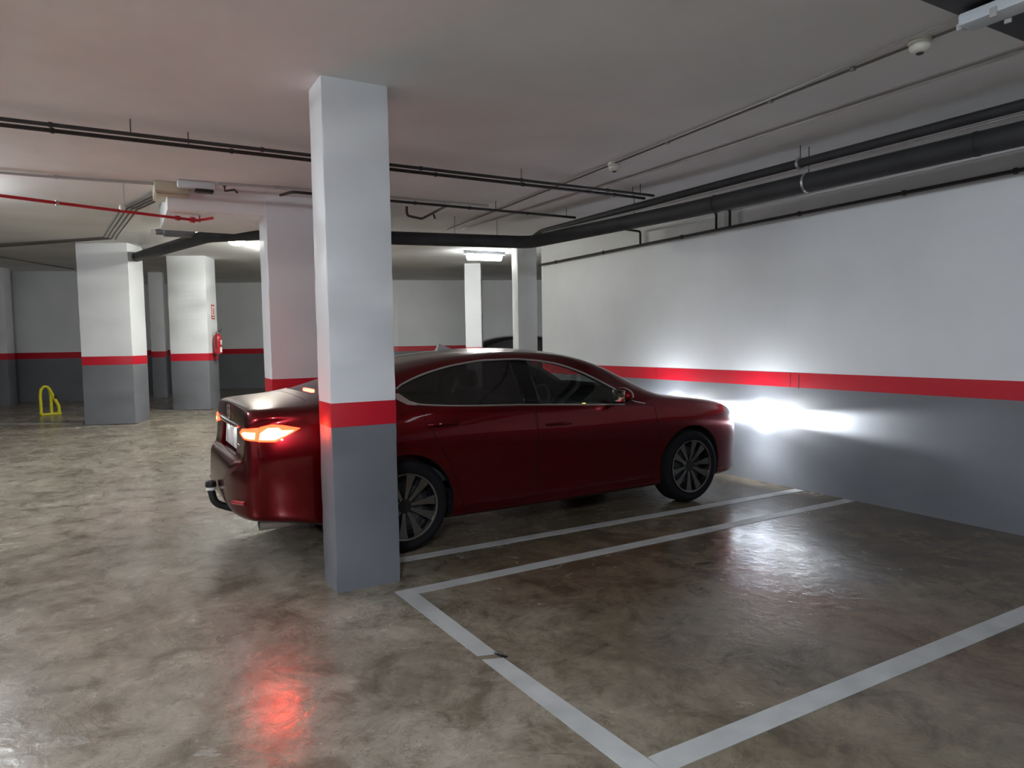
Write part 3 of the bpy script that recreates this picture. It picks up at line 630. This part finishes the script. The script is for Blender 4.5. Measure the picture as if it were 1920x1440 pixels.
def wheel(parent, loc, side, proto=None):
    # side -1: outer face towards -y
    if proto:
        def cp(o, par):
            c = o.copy(); COL.objects.link(c); c.parent = par
            for ch in o.children: cp(ch, c)
            return c
        w_ = cp(proto, parent); w_.location = loc; w_.rotation_euler = (0, 0, 0 if side < 0 else PI); return w_
    R, W = 0.343, 0.225
    Ry = Matrix.Rotation(PI/2, 4, 'X')     # lathe axis z -> -y
    rim = 0.245
    prof = [(rim, W/2-.012), (rim+.02, W/2), (R-.045, W/2+.004), (R-.018, W/2-.012), (R, W/2-.045), (R, -W/2+.045), (R-.018, -W/2+.012), (R-.045, -W/2-.004), (rim+.02, -W/2), (rim, -W/2+.012)]
    ty = MB().lathe(prof, Ry, 64, close=True).build('wheel', RUBBER, parent, 30); ty.location = loc
    tag(ty, 'black low-profile tyre with ten-spoke alloy rim')
    rp_ = [(rim+.003, W/2-.004), (rim+.001, W/2+.002), (rim-.012, W/2-.002), (rim-.016, W/2-.02), (rim-.03, 0.0), (rim-.03, -W/2+.02), (rim-.004, -W/2+.01), (rim-.004, -W/2+.03), (rim-.018, 0.01), (rim-.004, W/2-.02)]
    MB().lathe(rp_, Ry, 64, close=True).build('rim', ALLOY, ty, 30)
    MB().lathe([(0.01, -0.02), (rim-.032, -0.02), (rim-.032, 0.0), (0.01, 0.0)], Ry, 40).build('inner_well', BLACK, ty)
    MB().lathe([(0.03, .004), (.165, .004), (.165, .026), (.03, .026)], Ry, 40).build('brake_disc', simple('disc_iron', (.10, .10, .10), .5, .8) if 'disc_iron' not in MATS else MATS['disc_iron'], ty)
    hubp = [(0.008, .02), (.062, .02), (.062, .072), (.05, .082), (.008, .085)]
    MB().lathe(hubp, Ry, 30).build('hub', ALLOY_D, ty)
    for k in range(10):
        a = 2*PI*k/10+.16; c, s = math.cos(a), math.sin(a)
        tw = .10 if k % 2 else -.10
        def P(r, wd, d): 
            aa = a+tw*(r/.24)*.5; c2, s2 = math.cos(aa), math.sin(aa)
            return Vector((c2*r-s2*wd, -d, s2*r+c2*wd))
        # spoke: machined face widening outwards, dark flanks behind
        st = [(.045, .012, .078), (.10, .014, .086), (.17, .024, .094), (.232, .035, .100)]
        V = []; F = []
        for r, wd, d in st: V += [P(r, -wd, d), P(r, wd, d), P(r, wd*.8, d-.028), P(r, -wd*.8, d-.028)]
        fm = []
        for i in range(len(st)-1):
            for q in range(4):
                F.append((4*i+q, 4*i+(q+1) % 4, 4*i+4+(q+1) % 4, 4*i+4+q)); fm.append(0 if q == 0 else 1)
        F += [(0, 1, 2, 3), (12, 13, 14, 15)]; fm += [1, 0]
        mesh_from('spoke', V, F, None, ty, 30, mats=[ALLOY, ALLOY_D], fm=fm)
    for k in range(5):
        a = 2*PI*k/5+.5
        MB().lathe([(.004, .06), (.011, .06), (.011, .08), (.004, .08)], Matrix.Translation((.044*math.cos(a), 0, .044*math.sin(a))) @ Ry, 8).build('wheel_nut', ALLOY_D, ty)
    if side > 0: ty.rotation_euler = (0, 0, PI)
    return ty

def red_car():
    car = empty('car', (3.185, 5.673, 0), math.radians(1.0), 1.015)
    tag(car, 'dark red sedan with lit tail lights and headlights parked nose to the right wall', 'car')
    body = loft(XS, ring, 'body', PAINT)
    # cabin
    def cav(x):
        h = ring(x).copy(); zt = h[-1][1]
        h[:, 0] = np.where(h[:, 0] > 0, np.maximum(h[:, 0]-.045, 0)*1.0, 0)
        h[:, 1] = np.clip(h[:, 1]-.028*(h[:, 1] > 1.0), .30, None); h[0, 0] = 0; h[-1, 0] = 0
        # strictly ordered bottom
        k = len(h)
        for i in range(k):
            if h[i, 1] <= .3001: h[i, 1] = .30-.0005*(1-h[i, 0])
        return h
    cv = loft(list(np.linspace(-1.98, 1.12, 40)), cav, 'cavity', CABIN); boolean(body, cv, 'DIFFERENCE'); bpy.data.objects.remove(cv)
    mb = MB()
    for x in (-1.415, 1.415):
        for s in (-1, 1):
            M_ = Matrix.Translation((x, s*.62, .345)) @ Matrix.Rotation(PI/2*s*-1, 4, 'X')
            mb.lathe([(.382, 0), (.382, .5)], M_, 48)
    ar = mb.build('arch', BLACK, None, None); boolean(body, ar, 'DIFFERENCE'); bpy.data.objects.remove(ar)
    # window openings
    xs = np.linspace(-1.40, .735, 40)
    poly = [(x, WIN_LO(x)) for x in xs]+[(x, WIN_UP(x)) for x in xs[::-1]]
    for s in (-1, 1):
        c = MB().prism([(x, s*.45, z) for x, z in poly], (0, 0, 0), (0, s*.6, 0)).build('c', BLACK, None, None); boolean(body, c, 'DIFFERENCE'); bpy.data.objects.remove(c)
    ws = [(.47, .515), (.43, .30), (.415, 0), (.43, -.30), (.47, -.515), (1.02, -.625), (1.085, -.35), (1.11, 0), (1.085, .35), (1.02, .625)]
    c = MB().prism([(x, y, 1.0) for x, y in ws], (0, 0, -.1), (0, 0, .6)).build('c', BLACK, None, None); boolean(body, c, 'DIFFERENCE'); bpy.data.objects.remove(c)
    bl = [(-1.30, .50), (-1.26, .25), (-1.25, 0), (-1.26, -.25), (-1.30, -.50), (-1.90, -.60), (-1.96, -.3), (-1.97, 0), (-1.96, .3), (-1.90, .60)]
    c = MB().prism([(x, y, 1.1) for x, y in bl], (0, 0, -.02), (0, 0, .5)).build('c', BLACK, None, None); boolean(body, c, 'DIFFERENCE'); bpy.data.objects.remove(c)
    parts = []
    TAIL = emis('tail_light_lens', (1.0, 0.03, 0.008), TAIL_E); TAIL2 = emis('tail_light_core', (1.0, 0.055, 0.02), TAIL_E*6.0)
    HEAD = emis('headlight_lens', (0.93, 0.97, 1.0), HEAD_E)
    # tail lamps, cut along the rear corner direction
    for s in (-1, 1):
        t = Vector((.66, s*.75, 0)); d = Vector((-.75, s*.66, 0))
        def P(u, z): return t*u+Vector((0, 0, z))
        outer = [(-.995, .890), (-.995, .985), (-.93, 1.0), (-.87, .992), (-.775, .968), (-.815, .935), (-.89, .885)]
        inner = [(-1.25, .930), (-1.18, .962), (-1.09, .972), (-1.003, .980), (-1.003, .893), (-1.10, .897), (-1.19, .912)]
        oc = [(-.985, .902), (-.985, .945), (-.945, .978), (-.885, .978), (-.865, .960), (-.80, .957), (-.835, .928), (-.895, .898)]
        ic = [(-1.20, .928), (-1.12, .950), (-1.02, .948), (-1.02, .905), (-1.10, .908)]
        for nm, pl, mt in (('tail_light', outer, TAIL), ('tail_light', inner, TAIL)):
            c = MB().prism([P(*q) for q in pl], d*1.96, d*2.6).build('c', mt, None, None)
            p = cut_part(body, c, nm, mt); parts.append(p)
            c = MB().prism([P(*q) for q in (oc if pl is outer else ic)], d*2.03, d*2.6).build('c', TAIL2, None, None)
            lc = cut_part(p, c, 'lamp_core', TAIL2); finish(lc, p)
            for q in (p, lc):
                for v in q.data.vertices: v.co += d*0.012      # the lenses stand slightly proud
    # head lamps
    for s in (-1, 1):
        t = Vector((.70, -s*.71, 0)); d = Vector((.71, s*.70, 0))
        pts = [(1.72, .845), (1.52, .83)]
        # outline in the plane facing the corner: u along the body, z up
        pl = [(.86, .775), (.98, .790), (1.13, .760), (1.28, .72), (1.27, .665), (1.12, .668), (.98, .690)]
        c = MB().prism([t*u+Vector((0, 0, z)) for u, z in pl], d*1.80, d*2.6).build('c', HEAD, None, None)
        p = cut_part(body, c, 'headlight', HEAD); parts.append(p)
    # grille
    g = [(-.52, .66), (.52, .66), (.62, .50), (.42, .34), (-.42, .34), (-.62, .50)]
    c = MB().prism([(0, y, z) for y, z in g], (2.20, 0, 0), (2.6, 0, 0)).build('c', BLACK, None, None); parts.append(cut_part(body, c, 'grille', BLACK))
    pk = [(-.37, .755), (-.345, .948), (.345, .948), (.37, .755)]
    c = MB().prism([(-2.428, y, z) for y, z in pk], (0, 0, 0), (-.3, 0, 0)).build('c', PAINT, None, None); boolean(body, c, 'DIFFERENCE'); bpy.data.objects.remove(c)
    # lower valance, bumpers, lids, doors
    c = MB().prism([(-2.8, 0, .10), (-2.8, 0, .372), (-2.2, 0, .338), (-1.83, 0, .25), (-1.83, 0, .10)], (0, -1.2, 0), (0, 1.2, 0)).build('c', BLACK, None, None); parts.append(cut_part(body, c, 'rear_valance', BLACK))
    def shrink(pl, k=.004):
        cx = sum(p[0] for p in pl)/len(pl); cy = sum(p[1] for p in pl)/len(pl)
        return [(x-(k if x > cx else -k), y-(k*.6 if y > cy else -k*.6)) for x, y in pl]
    def lid(name, mk, pl, mat=PAINT):
        c = mk(pl); boolean(body, c, 'DIFFERENCE') if False else None
        c2 = mk(shrink(pl)); p = body.copy(); p.data = body.data.copy(); COL.objects.link(p); p.name = name
        boolean(p, c2, 'INTERSECT'); boolean(body, c, 'DIFFERENCE'); bpy.data.objects.remove(c); bpy.data.objects.remove(c2)
        parts.append(p); return p
    mk_z = lambda z0, z1: (lambda pl: MB().prism([(x, y, 0) for x, y in pl], (0, 0, z0), (0, 0, z1)).build('c', BLACK, None, None))
    lid('trunk_lid', mk_z(.80, 1.4), [(-2.7, -.60), (-2.7, .60), (-2.30, .645), (-2.035, .63), (-2.035, -.63), (-2.30, -.645)])
    lid('hood', mk_z(.74, 1.3), [(1.24, -.70), (1.24, .70), (1.7, .68), (2.05, .56), (2.19, .30), (2.20, 0), (2.19, -.30), (2.05, -.56), (1.7, -.68)])
    mk_y = lambda s, y0, y1: (lambda pl: MB().prism([(x, 0, z) for x, z in pl], (0, s*y0, 0), (0, s*y1, 0)).build('c', BLACK, None, None))
    DF = [(-.275, .285), (-.275, 1.008), (.72, .955), (.97, .94), (1.0, .70), (.96, .40), (.93, .285)]
    DR = [(-.285, .285), (-.285, 1.009), (-1.28, 1.066), (-1.225, .92), (-1.07, .64), (-.985, .42), (-.95, .285)]
    doors = {}
    for s in (-1, 1):
        doors[s, 'f'] = lid('front_door', mk_y(s, .70, 1.2), DF); doors[s, 'r'] = lid('rear_door', mk_y(s, .70, 1.2), DR)
    for p in parts: finish(p, car)
    finish(body, car)
    # handles
    for s in (-1, 1):
        for key, x0, z0 in (('r', -1.10, .925), ('f', -.075, .852)):
            y = y_side(x0, z0)
            MB().tube([(x0-.125, s*(y-.004), z0), (x0-.10, s*(y+.028), z0+.003), (x0, s*(y+.034), z0+.004), (x0+.10, s*(y+.028), z0), (x0+.125, s*(y-.004), z0-.003)], [.009, .013, .014, .013, .009], 10).build('handle', PAINT, doors[s, key])
    # panes and pillars
    def side_pane(name, x0, x1, s, mat, par, inset=.006, nx=22, nz=7):
        V = []; F = []
        for i in range(nx+1):
            x = x0+(x1-x0)*i/nx; lo, up = WIN_LO(x), WIN_UP(x)
            for j in range(nz+1):
                z = lo+(up-lo)*j/nz; V.append((x, s*(y_side(x, z)-inset), z))
        n1 = nz+1
        for i in range(nx):
            for j in range(nz): F.append((i*n1+j, (i+1)*n1+j, (i+1)*n1+j+1, i*n1+j+1))
        o = mesh_from(name, V, F, mat, par, 60); return o
    for s in (-1, 1):
        side_pane('window_glass', -1.40, -.36, s, GLASS_P, doors[s, 'r']); side_pane('window_glass', -.23, .64, s, GLASS_F, doors[s, 'f'])
        pl = side_pane('door_pillar', -.37, -.21, s, PILLAR, car, .003, 6, 7); sd = pl.modifiers.new('t', 'SOLIDIFY'); sd.thickness = .03; sd.offset = -1 if s < 0 else -1
        pl2 = side_pane('mirror_sail', .63, .735, s, BLACK, car, .003, 6, 5)
    def top_pane(name, x0, x1, w0, w1, mat):
        V = []; F = []; nx, ny = 10, 14
        for i in range(nx+1):
            for j in range(ny+1):
                tt = -1+2*j/ny; cu = (1-tt*tt); x = (x0+(x1-x0)*i/nx); x += cu*((-.055 if i < nx/2 else .09)*(abs(i-nx/2)/(nx/2)) if x0 > 0 else (.05 if i > nx/2 else -.07)*(abs(i-nx/2)/(nx/2)))
                ww = w0+(w1-w0)*i/nx; y = tt*ww; V.append((x, y, z_top(x, y)-.006))
        n1 = ny+1
        for i in range(nx):
            for j in range(ny): F.append((i*n1+j, (i+1)*n1+j, (i+1)*n1+j+1, i*n1+j+1))
        return mesh_from(name, V, F, mat, car, 60)
    top_pane('windscreen', .465, 1.025, .525, .635, GLASS_S); top_pane('rear_window', -1.905, -1.295, .61, .51, GLASS_R)
    # chrome window surround
    for s in (-1, 1):
        up = [(x, WIN_UP(x)+.006) for x in np.linspace(-1.40, .62, 44)]
        MB().tube([(x, s*(y_side(x, z)+.003), z) for x, z in up], .0085, 8).build('upper_trim', TRIMCH, car)
        lo = [(x, WIN_LO(x)-.006) for x in np.linspace(-1.30, .64, 36)]
        MB().tube([(x, s*(y_side(x, z)+.003), z) for x, z in lo], .0068, 8).build('lower_trim', TRIMCH, car)
        tri = [(-1.432, 1.155), (-1.40, 1.160), (-1.335, 1.105), (-1.275, 1.083), (-1.285, 1.070), (-1.36, 1.078), (-1.43, 1.118)]
        V = [(x, s*(y_side(x, z)+.004), z) for x, z in tri]+[(x, s*(y_side(x, z)-.01), z) for x, z in tri]; n = len(tri)
        F = [tuple(range(n)), tuple(range(n, 2*n))]+[(i, (i+1) % n, n+(i+1) % n, n+i) for i in range(n)]
        mesh_from('corner_trim', V, F, TRIMCH, car, 30)
        # fender trim sweeping from headlamp
    # mirrors
    for s in (-1, 1):
        sp = MB(); bm = bmesh.new(); bmesh.ops.create_uvsphere(bm, u_segments=20, v_segments=12, radius=1.0)
        for v in bm.verts:
            x, y, z = v.co; k = 1.0 if x > 0 else .55
            v.co = Vector((x*.085*k, y*.105, z*(.068-.012*y*s)))
        bm.verts.index_update(); sp.add([v.co+Vector((.52, s*1.0, 1.055)) for v in bm.verts], [[v.index for v in f.verts] for f in bm.faces]); bm.free()
        mo = sp.build('door_mirror', PAINT, car)
        MB().box((.476, s*1.0, 1.055), (.008, .16, .098), ch=.003).build('mirror_glass', CHROME, mo)
        MB().tube([(.64, s*.855, .995), (.58, s*.90, 1.01), (.54, s*.95, 1.025)], [.03, .026, .022], 10).build('mirror_arm', BLACK, mo)
        MB().tube([(.575, s*1.075, 1.045), (.607, s*1.0, 1.042), (.598, s*.94, 1.035)], .006, 6).build('mirror_trim', CHROME, mo)
        MB().tube([(.735, s*(y_side(.735, .985)+.002), .988), (.87, s*(y_side(.86, .957)+.002), .957)], .006, 6).build('sail_trim', CHROME, car)
    # wheels
    wp_ = wheel(car, (-1.415, -.80, .343), -1)
    wheel(car, (1.415, -.80, .343), -1, wp_); wheel(car, (-1.415, .80, .343), 1, wp_); wheel(car, (1.415, .80, .343), 1, wp_)
    # rear face
    def rear_x(y, z):
        # outermost rear x of the surface at height z
        lo, hi = -2.56, -1.9
        for i in range(40):
            mid = (lo+hi)/2
            inside = ZT(mid) > z and ZB(mid) < z and y_at(mid, z) > abs(y)
            if inside: hi = mid
            else: lo = mid
        return hi
    def y_at(x, z):
        h = ring(x, 4); best = 0
        for i in range(len(h)-1):
            a, b = h[i], h[i+1]
            if min(a[1], b[1]) <= z <= max(a[1], b[1]) and abs(b[1]-a[1]) > 1e-6:
                t = (z-a[1])/(b[1]-a[1]); best = max(best, a[0]+(b[0]-a[0])*t)
        return best
    V = []
    pts = [(-.46, .975), (-.3, .972), (0, .97), (.3, .972), (.46, .975)]
    MB().tube([(rear_x(y, z)-.008, y, z-.010) for y, z in pts], [.010, .019, .020, .019, .010], 10).build('garnish_bar', CHROME, car)
    xr = -2.428
    pm, nd, lk, b = new_mat('blurred_plate')
    tcn = N(nd, 'ShaderNodeTexCoord'); mp = N(nd, 'ShaderNodeMapping'); mp.inputs['Scale'].default_value = (1, 26, 5)
    nz = N(nd, 'ShaderNodeTexNoise'); nz.inputs['Scale'].default_value = 1.0; nz.inputs['Detail'].default_value = 2
    rmp = N(nd, 'ShaderNodeValToRGB'); rmp.color_ramp.elements[0].position = .36; rmp.color_ramp.elements[0].color = (.28, .28, .3, 1); rmp.color_ramp.elements[1].position = .48; rmp.color_ramp.elements[1].color = (.82, .8, .8, 1)
    lk.new(tcn.outputs['Object'], mp.inputs[0]); lk.new(mp.outputs[0], nz.inputs['Vector']); lk.new(nz.outputs[0], rmp.inputs[0]); lk.new(rmp.outputs[0], b.inputs['Base Color']); b.inputs['Roughness'].default_value = .35
    pl = MB().box((0, 0, 0), (.008, .58, .150), ch=.003).build('licence_plate', pm, car); pl.location = (xr-.012, 0, .851); pl.rotation_euler = (0, .06, 0)
    tag(pl, 'white licence plate, its characters blurred')
    for y in (-.16, .16):
        MB().box((xr-.025, y, .944), (.03, .05, .010), ch=.003).build('plate_lamp', emis('plate_lamp_lens', (1, .92, .88), 25.0) if 'plate_lamp_lens' not in MATS else MATS['plate_lamp_lens'], car)
    # emblem: oval ring with a winged V
    xe = rear_x(0, 1.035)-.008
    em = MB(); em.tube([(xe, .062*math.cos(a), 1.035+.049*math.sin(a)) for a in np.linspace(0, 2*PI, 28, endpoint=False)], .005, 8, closed=True)
    em.tube([(xe, -.058, 1.052), (xe, -.03, 1.045), (xe, 0, 1.018), (xe, .03, 1.045), (xe, .058, 1.052)], [.003, .006, .005, .006, .003], 8)
    em.build('emblem', CHROME, car)
    zb_ = .80; MB().box((rear_x(.42, .845)-.004, -.44, .835), (.008, .13, .016), ch=.003).build('badge_strip', CHROME, car)
    for s in (-1, 1):
        xx = rear_x(.62, .42)
        MB().tube([(rear_x(.55, .46)-.002, s*.55, .46), (rear_x(.63, .465)-.002, s*.63, .465), (rear_x(.70, .47)-.002, s*.70, .47)], .014, 8).build('reflector', EXT_R, car)
        ex = MB().lathe([(.046, 0), (.052, 0), (.052, .20), (.046, .20)], Matrix.Translation((-2.385, s*.64, .312)) @ Matrix.Rotation(PI/2, 4, 'Y'), 24, close=True).build('exhaust_tip', TRIMCH, car)
        MB().lathe([(.005, .02), (.046, .02), (.046, .05), (.005, .05)], Matrix.Translation((-2.385, s*.64, .312)) @ Matrix.Rotation(PI/2, 4, 'Y'), 20).build('exhaust_bore', BLACK, ex)
    tb = MB().tube(bend([(-2.15, 0, .27), (-2.42, 0, .275), (-2.585, 0, .35), (-2.605, 0, .455)], .12, 6), [.032]*3+[.030]*100 if False else .027, 12).build('tow_bar', BLACK, car)
    MB().lathe([(.008, 0), (.036, 0), (.036, .022), (.008, .022)], Matrix.Translation((-2.605, 0, .455)), 18).build('white_ring', SIGN_W, tb)
    MB().lathe([(.008, .022), (.037, .022), (.04, .035), (.036, .062), (.02, .07), (.008, .07)], Matrix.Translation((-2.605, 0, .455)), 18).build('ball_cap', BLACK, tb)
    # third brake lamp behind the rear window, aerial fin
    MB().box((-1.86, 0, 1.165), (.03, .26, .026), ch=.006).build('high_brake_light', emis('brake_strip', (1.0, .05, .03), 60.0), car)
    fx_ = -.66; zt_ = ZT(fx_)
    MB().add([(fx_+.10, -.03, zt_-.01), (fx_+.10, .03, zt_-.01), (fx_-.09, .035, zt_-.012), (fx_-.09, -.035, zt_-.012), (fx_-.06, -.006, zt_+.055), (fx_-.06, .006, zt_+.055)],
             [(0, 1, 2, 3), (0, 4, 5, 1), (1, 5, 2), (2, 5, 4, 3), (3, 4, 0)]).build('aerial_fin', CONDUIT, car)  # the fin's reflection is put into its grey colour
    # interior
    def seat(x, y, wd=.50):
        st = MB().box((x, y, .50), (.52, wd, .16), ch=.05); b_ = Matrix.Rotation(-.30, 4, 'Y')
        st.box((x-.30, y, .80), (.15, wd*.96, .62), b_, ch=.05); o = st.build('seat', SEATM, car)
        MB().box((x-.395, y, 1.185), (.10, .27, .17), b_, ch=.04).build('headrest', SEATM, o)
    seat(.15, -.38); seat(.15, .38)
    st = MB().box((-.85, 0, .50), (.55, 1.25, .16), ch=.05); st.box((-1.18, 0, .78), (.15, 1.25, .50), Matrix.Rotation(-.38, 4, 'Y'), ch=.05); bs = st.build('rear_seat', SEATM, car)
    for y in (-.40, .40): MB().box((-1.28, y, 1.07), (.10, .26, .13), Matrix.Rotation(-.38, 4, 'Y'), ch=.04).build('headrest', SEATM, bs)
    MB().box((.88, 0, .77), (.36, 1.45, .28), ch=.07).build('dashboard', CABIN, car)
    MB().tube([(.56+.05*math.sin(a), .38+.185*math.cos(a), .90+.178*math.sin(a)) for a in np.linspace(0, 2*PI, 28, endpoint=False)], .015, 8, closed=True).build('steering_wheel', CABIN, car)
    MB().box((.26, -.80, .985), (.03, .012, .012), ch=.002).build('indicator_lamp', emis('amber_indicator', (1.0, .72, .12), 8.0), car)
    # headlamp beams: wide flat low beam, the shape of a projector's own light
    for s in (-1, 1):
        L = bpy.data.lights.new('headlight_beam', 'SPOT'); L.energy = HEAD_W; L.spot_size = math.radians(176); L.spot_blend = 0.35; L.shadow_soft_size = 0.03; L.color = (0.93, 0.97, 1.0)
        L.use_nodes = True; nt = L.node_tree; em_ = nt.nodes['Emission']
        t_ = nt.nodes.new('ShaderNodeTexCoord'); sx = nt.nodes.new('ShaderNodeSeparateXYZ'); nt.links.new(t_.outputs['Normal'], sx.inputs[0])
        r_ = nt.nodes.new('ShaderNodeValToRGB'); e_ = r_.color_ramp.elements
        for p_, v_ in ((.06, .05), (.20, .022), (.30, .016), (.44, .028), (.478, .5), (.537, .5), (.57, .028), (.70, .016)):
            if p_ == .06: e_[0].position = p_; e_[0].color = (v_,)*3+(1,)
            elif p_ == .70: e_[-1].position = p_; e_[-1].color = (v_,)*3+(1,)
            else: q_ = e_.new(p_); q_.color = (v_,)*3+(1,)
        ma = nt.nodes.new('ShaderNodeMath'); ma.operation = 'MULTIPLY_ADD'; ma.inputs[1].default_value = .5; ma.inputs[2].default_value = .5
        nt.links.new(sx.outputs['Y'], ma.inputs[0]); nt.links.new(ma.outputs[0], r_.inputs[0]); az = nt.nodes.new('ShaderNodeMath'); az.operation = 'ABSOLUTE'; nt.links.new(sx.outputs['Z'], az.inputs[0])
        pz = nt.nodes.new('ShaderNodeMath'); pz.operation = 'POWER'; nt.links.new(az.outputs[0], pz.inputs[0]); pz.inputs[1].default_value = 60.0
        ad = nt.nodes.new('ShaderNodeMath'); ad.operation = 'MULTIPLY_ADD'; nt.links.new(pz.outputs[0], ad.inputs[0]); ad.inputs[1].default_value = 1.7; p2 = nt.nodes.new('ShaderNodeMath'); p2.operation = 'POWER'; nt.links.new(az.outputs[0], p2.inputs[0]); p2.inputs[1].default_value = 0.9
        m2 = nt.nodes.new('ShaderNodeMath'); m2.operation = 'MULTIPLY'; nt.links.new(p2.outputs[0], m2.inputs[0]); nt.links.new(r_.outputs[0], m2.inputs[1]); nt.links.new(m2.outputs[0], ad.inputs[2])
        nt.links.new(ad.outputs[0], em_.inputs['Strength'])
        lo = bpy.data.objects.new('headlight_beam', L); COL.objects.link(lo); lo.parent = car; lo.location = (2.31, s*.66, .70)
        # local -Z forwards (+x), local Y up
        lo.rotation_euler = Matrix(((0, 0, -1), (-1, 0, 0), (0, 1, 0))).to_euler()
    return car, wp_
car, wheel_proto = red_car()

def black_car():
    yaw = math.atan2(.49, -.87)
    root = empty('car', (8.52, 15.36, off(15.4)), yaw); tag(root, 'black car half hidden behind the thin bright column, over the sedan roof', 'car')
    b = loft(XS, ring, 'body', BLACKCAR); b.parent = root
    for s in (-1, 1):
        V = []; F = []
        for i in range(15):
            x = -1.38+2.0*i/14
            for j in range(4):
                z = WIN_LO(x)+(WIN_UP(x)-WIN_LO(x))*j/3; V.append((x, s*(y_side(x, z)+.004), z))
        for i in range(14):
            for j in range(3): F.append((i*4+j, i*4+4+j, i*4+5+j, i*4+1+j))
        mesh_from('window_glass', V, F, BLACK, root, 60)
    V = []; F = []
    for i in range(7):
        for j in range(7):
            x = -1.92+.6*i/6; y = (-1+2*j/6)*(.60-.10*i/6); V.append((x, y, z_top(x, y)+.004))
    for i in range(6):
        for j in range(6): F.append((i*7+j, i*7+7+j, i*7+8+j, i*7+1+j))
    mesh_from('rear_window', V, F, BLACK, root, 60)
    for x in (-1.415, 1.415):
        for s in (-1, 1): wheel(root, (x, s*.82, .343), s, wheel_proto)
    return root
black_car()
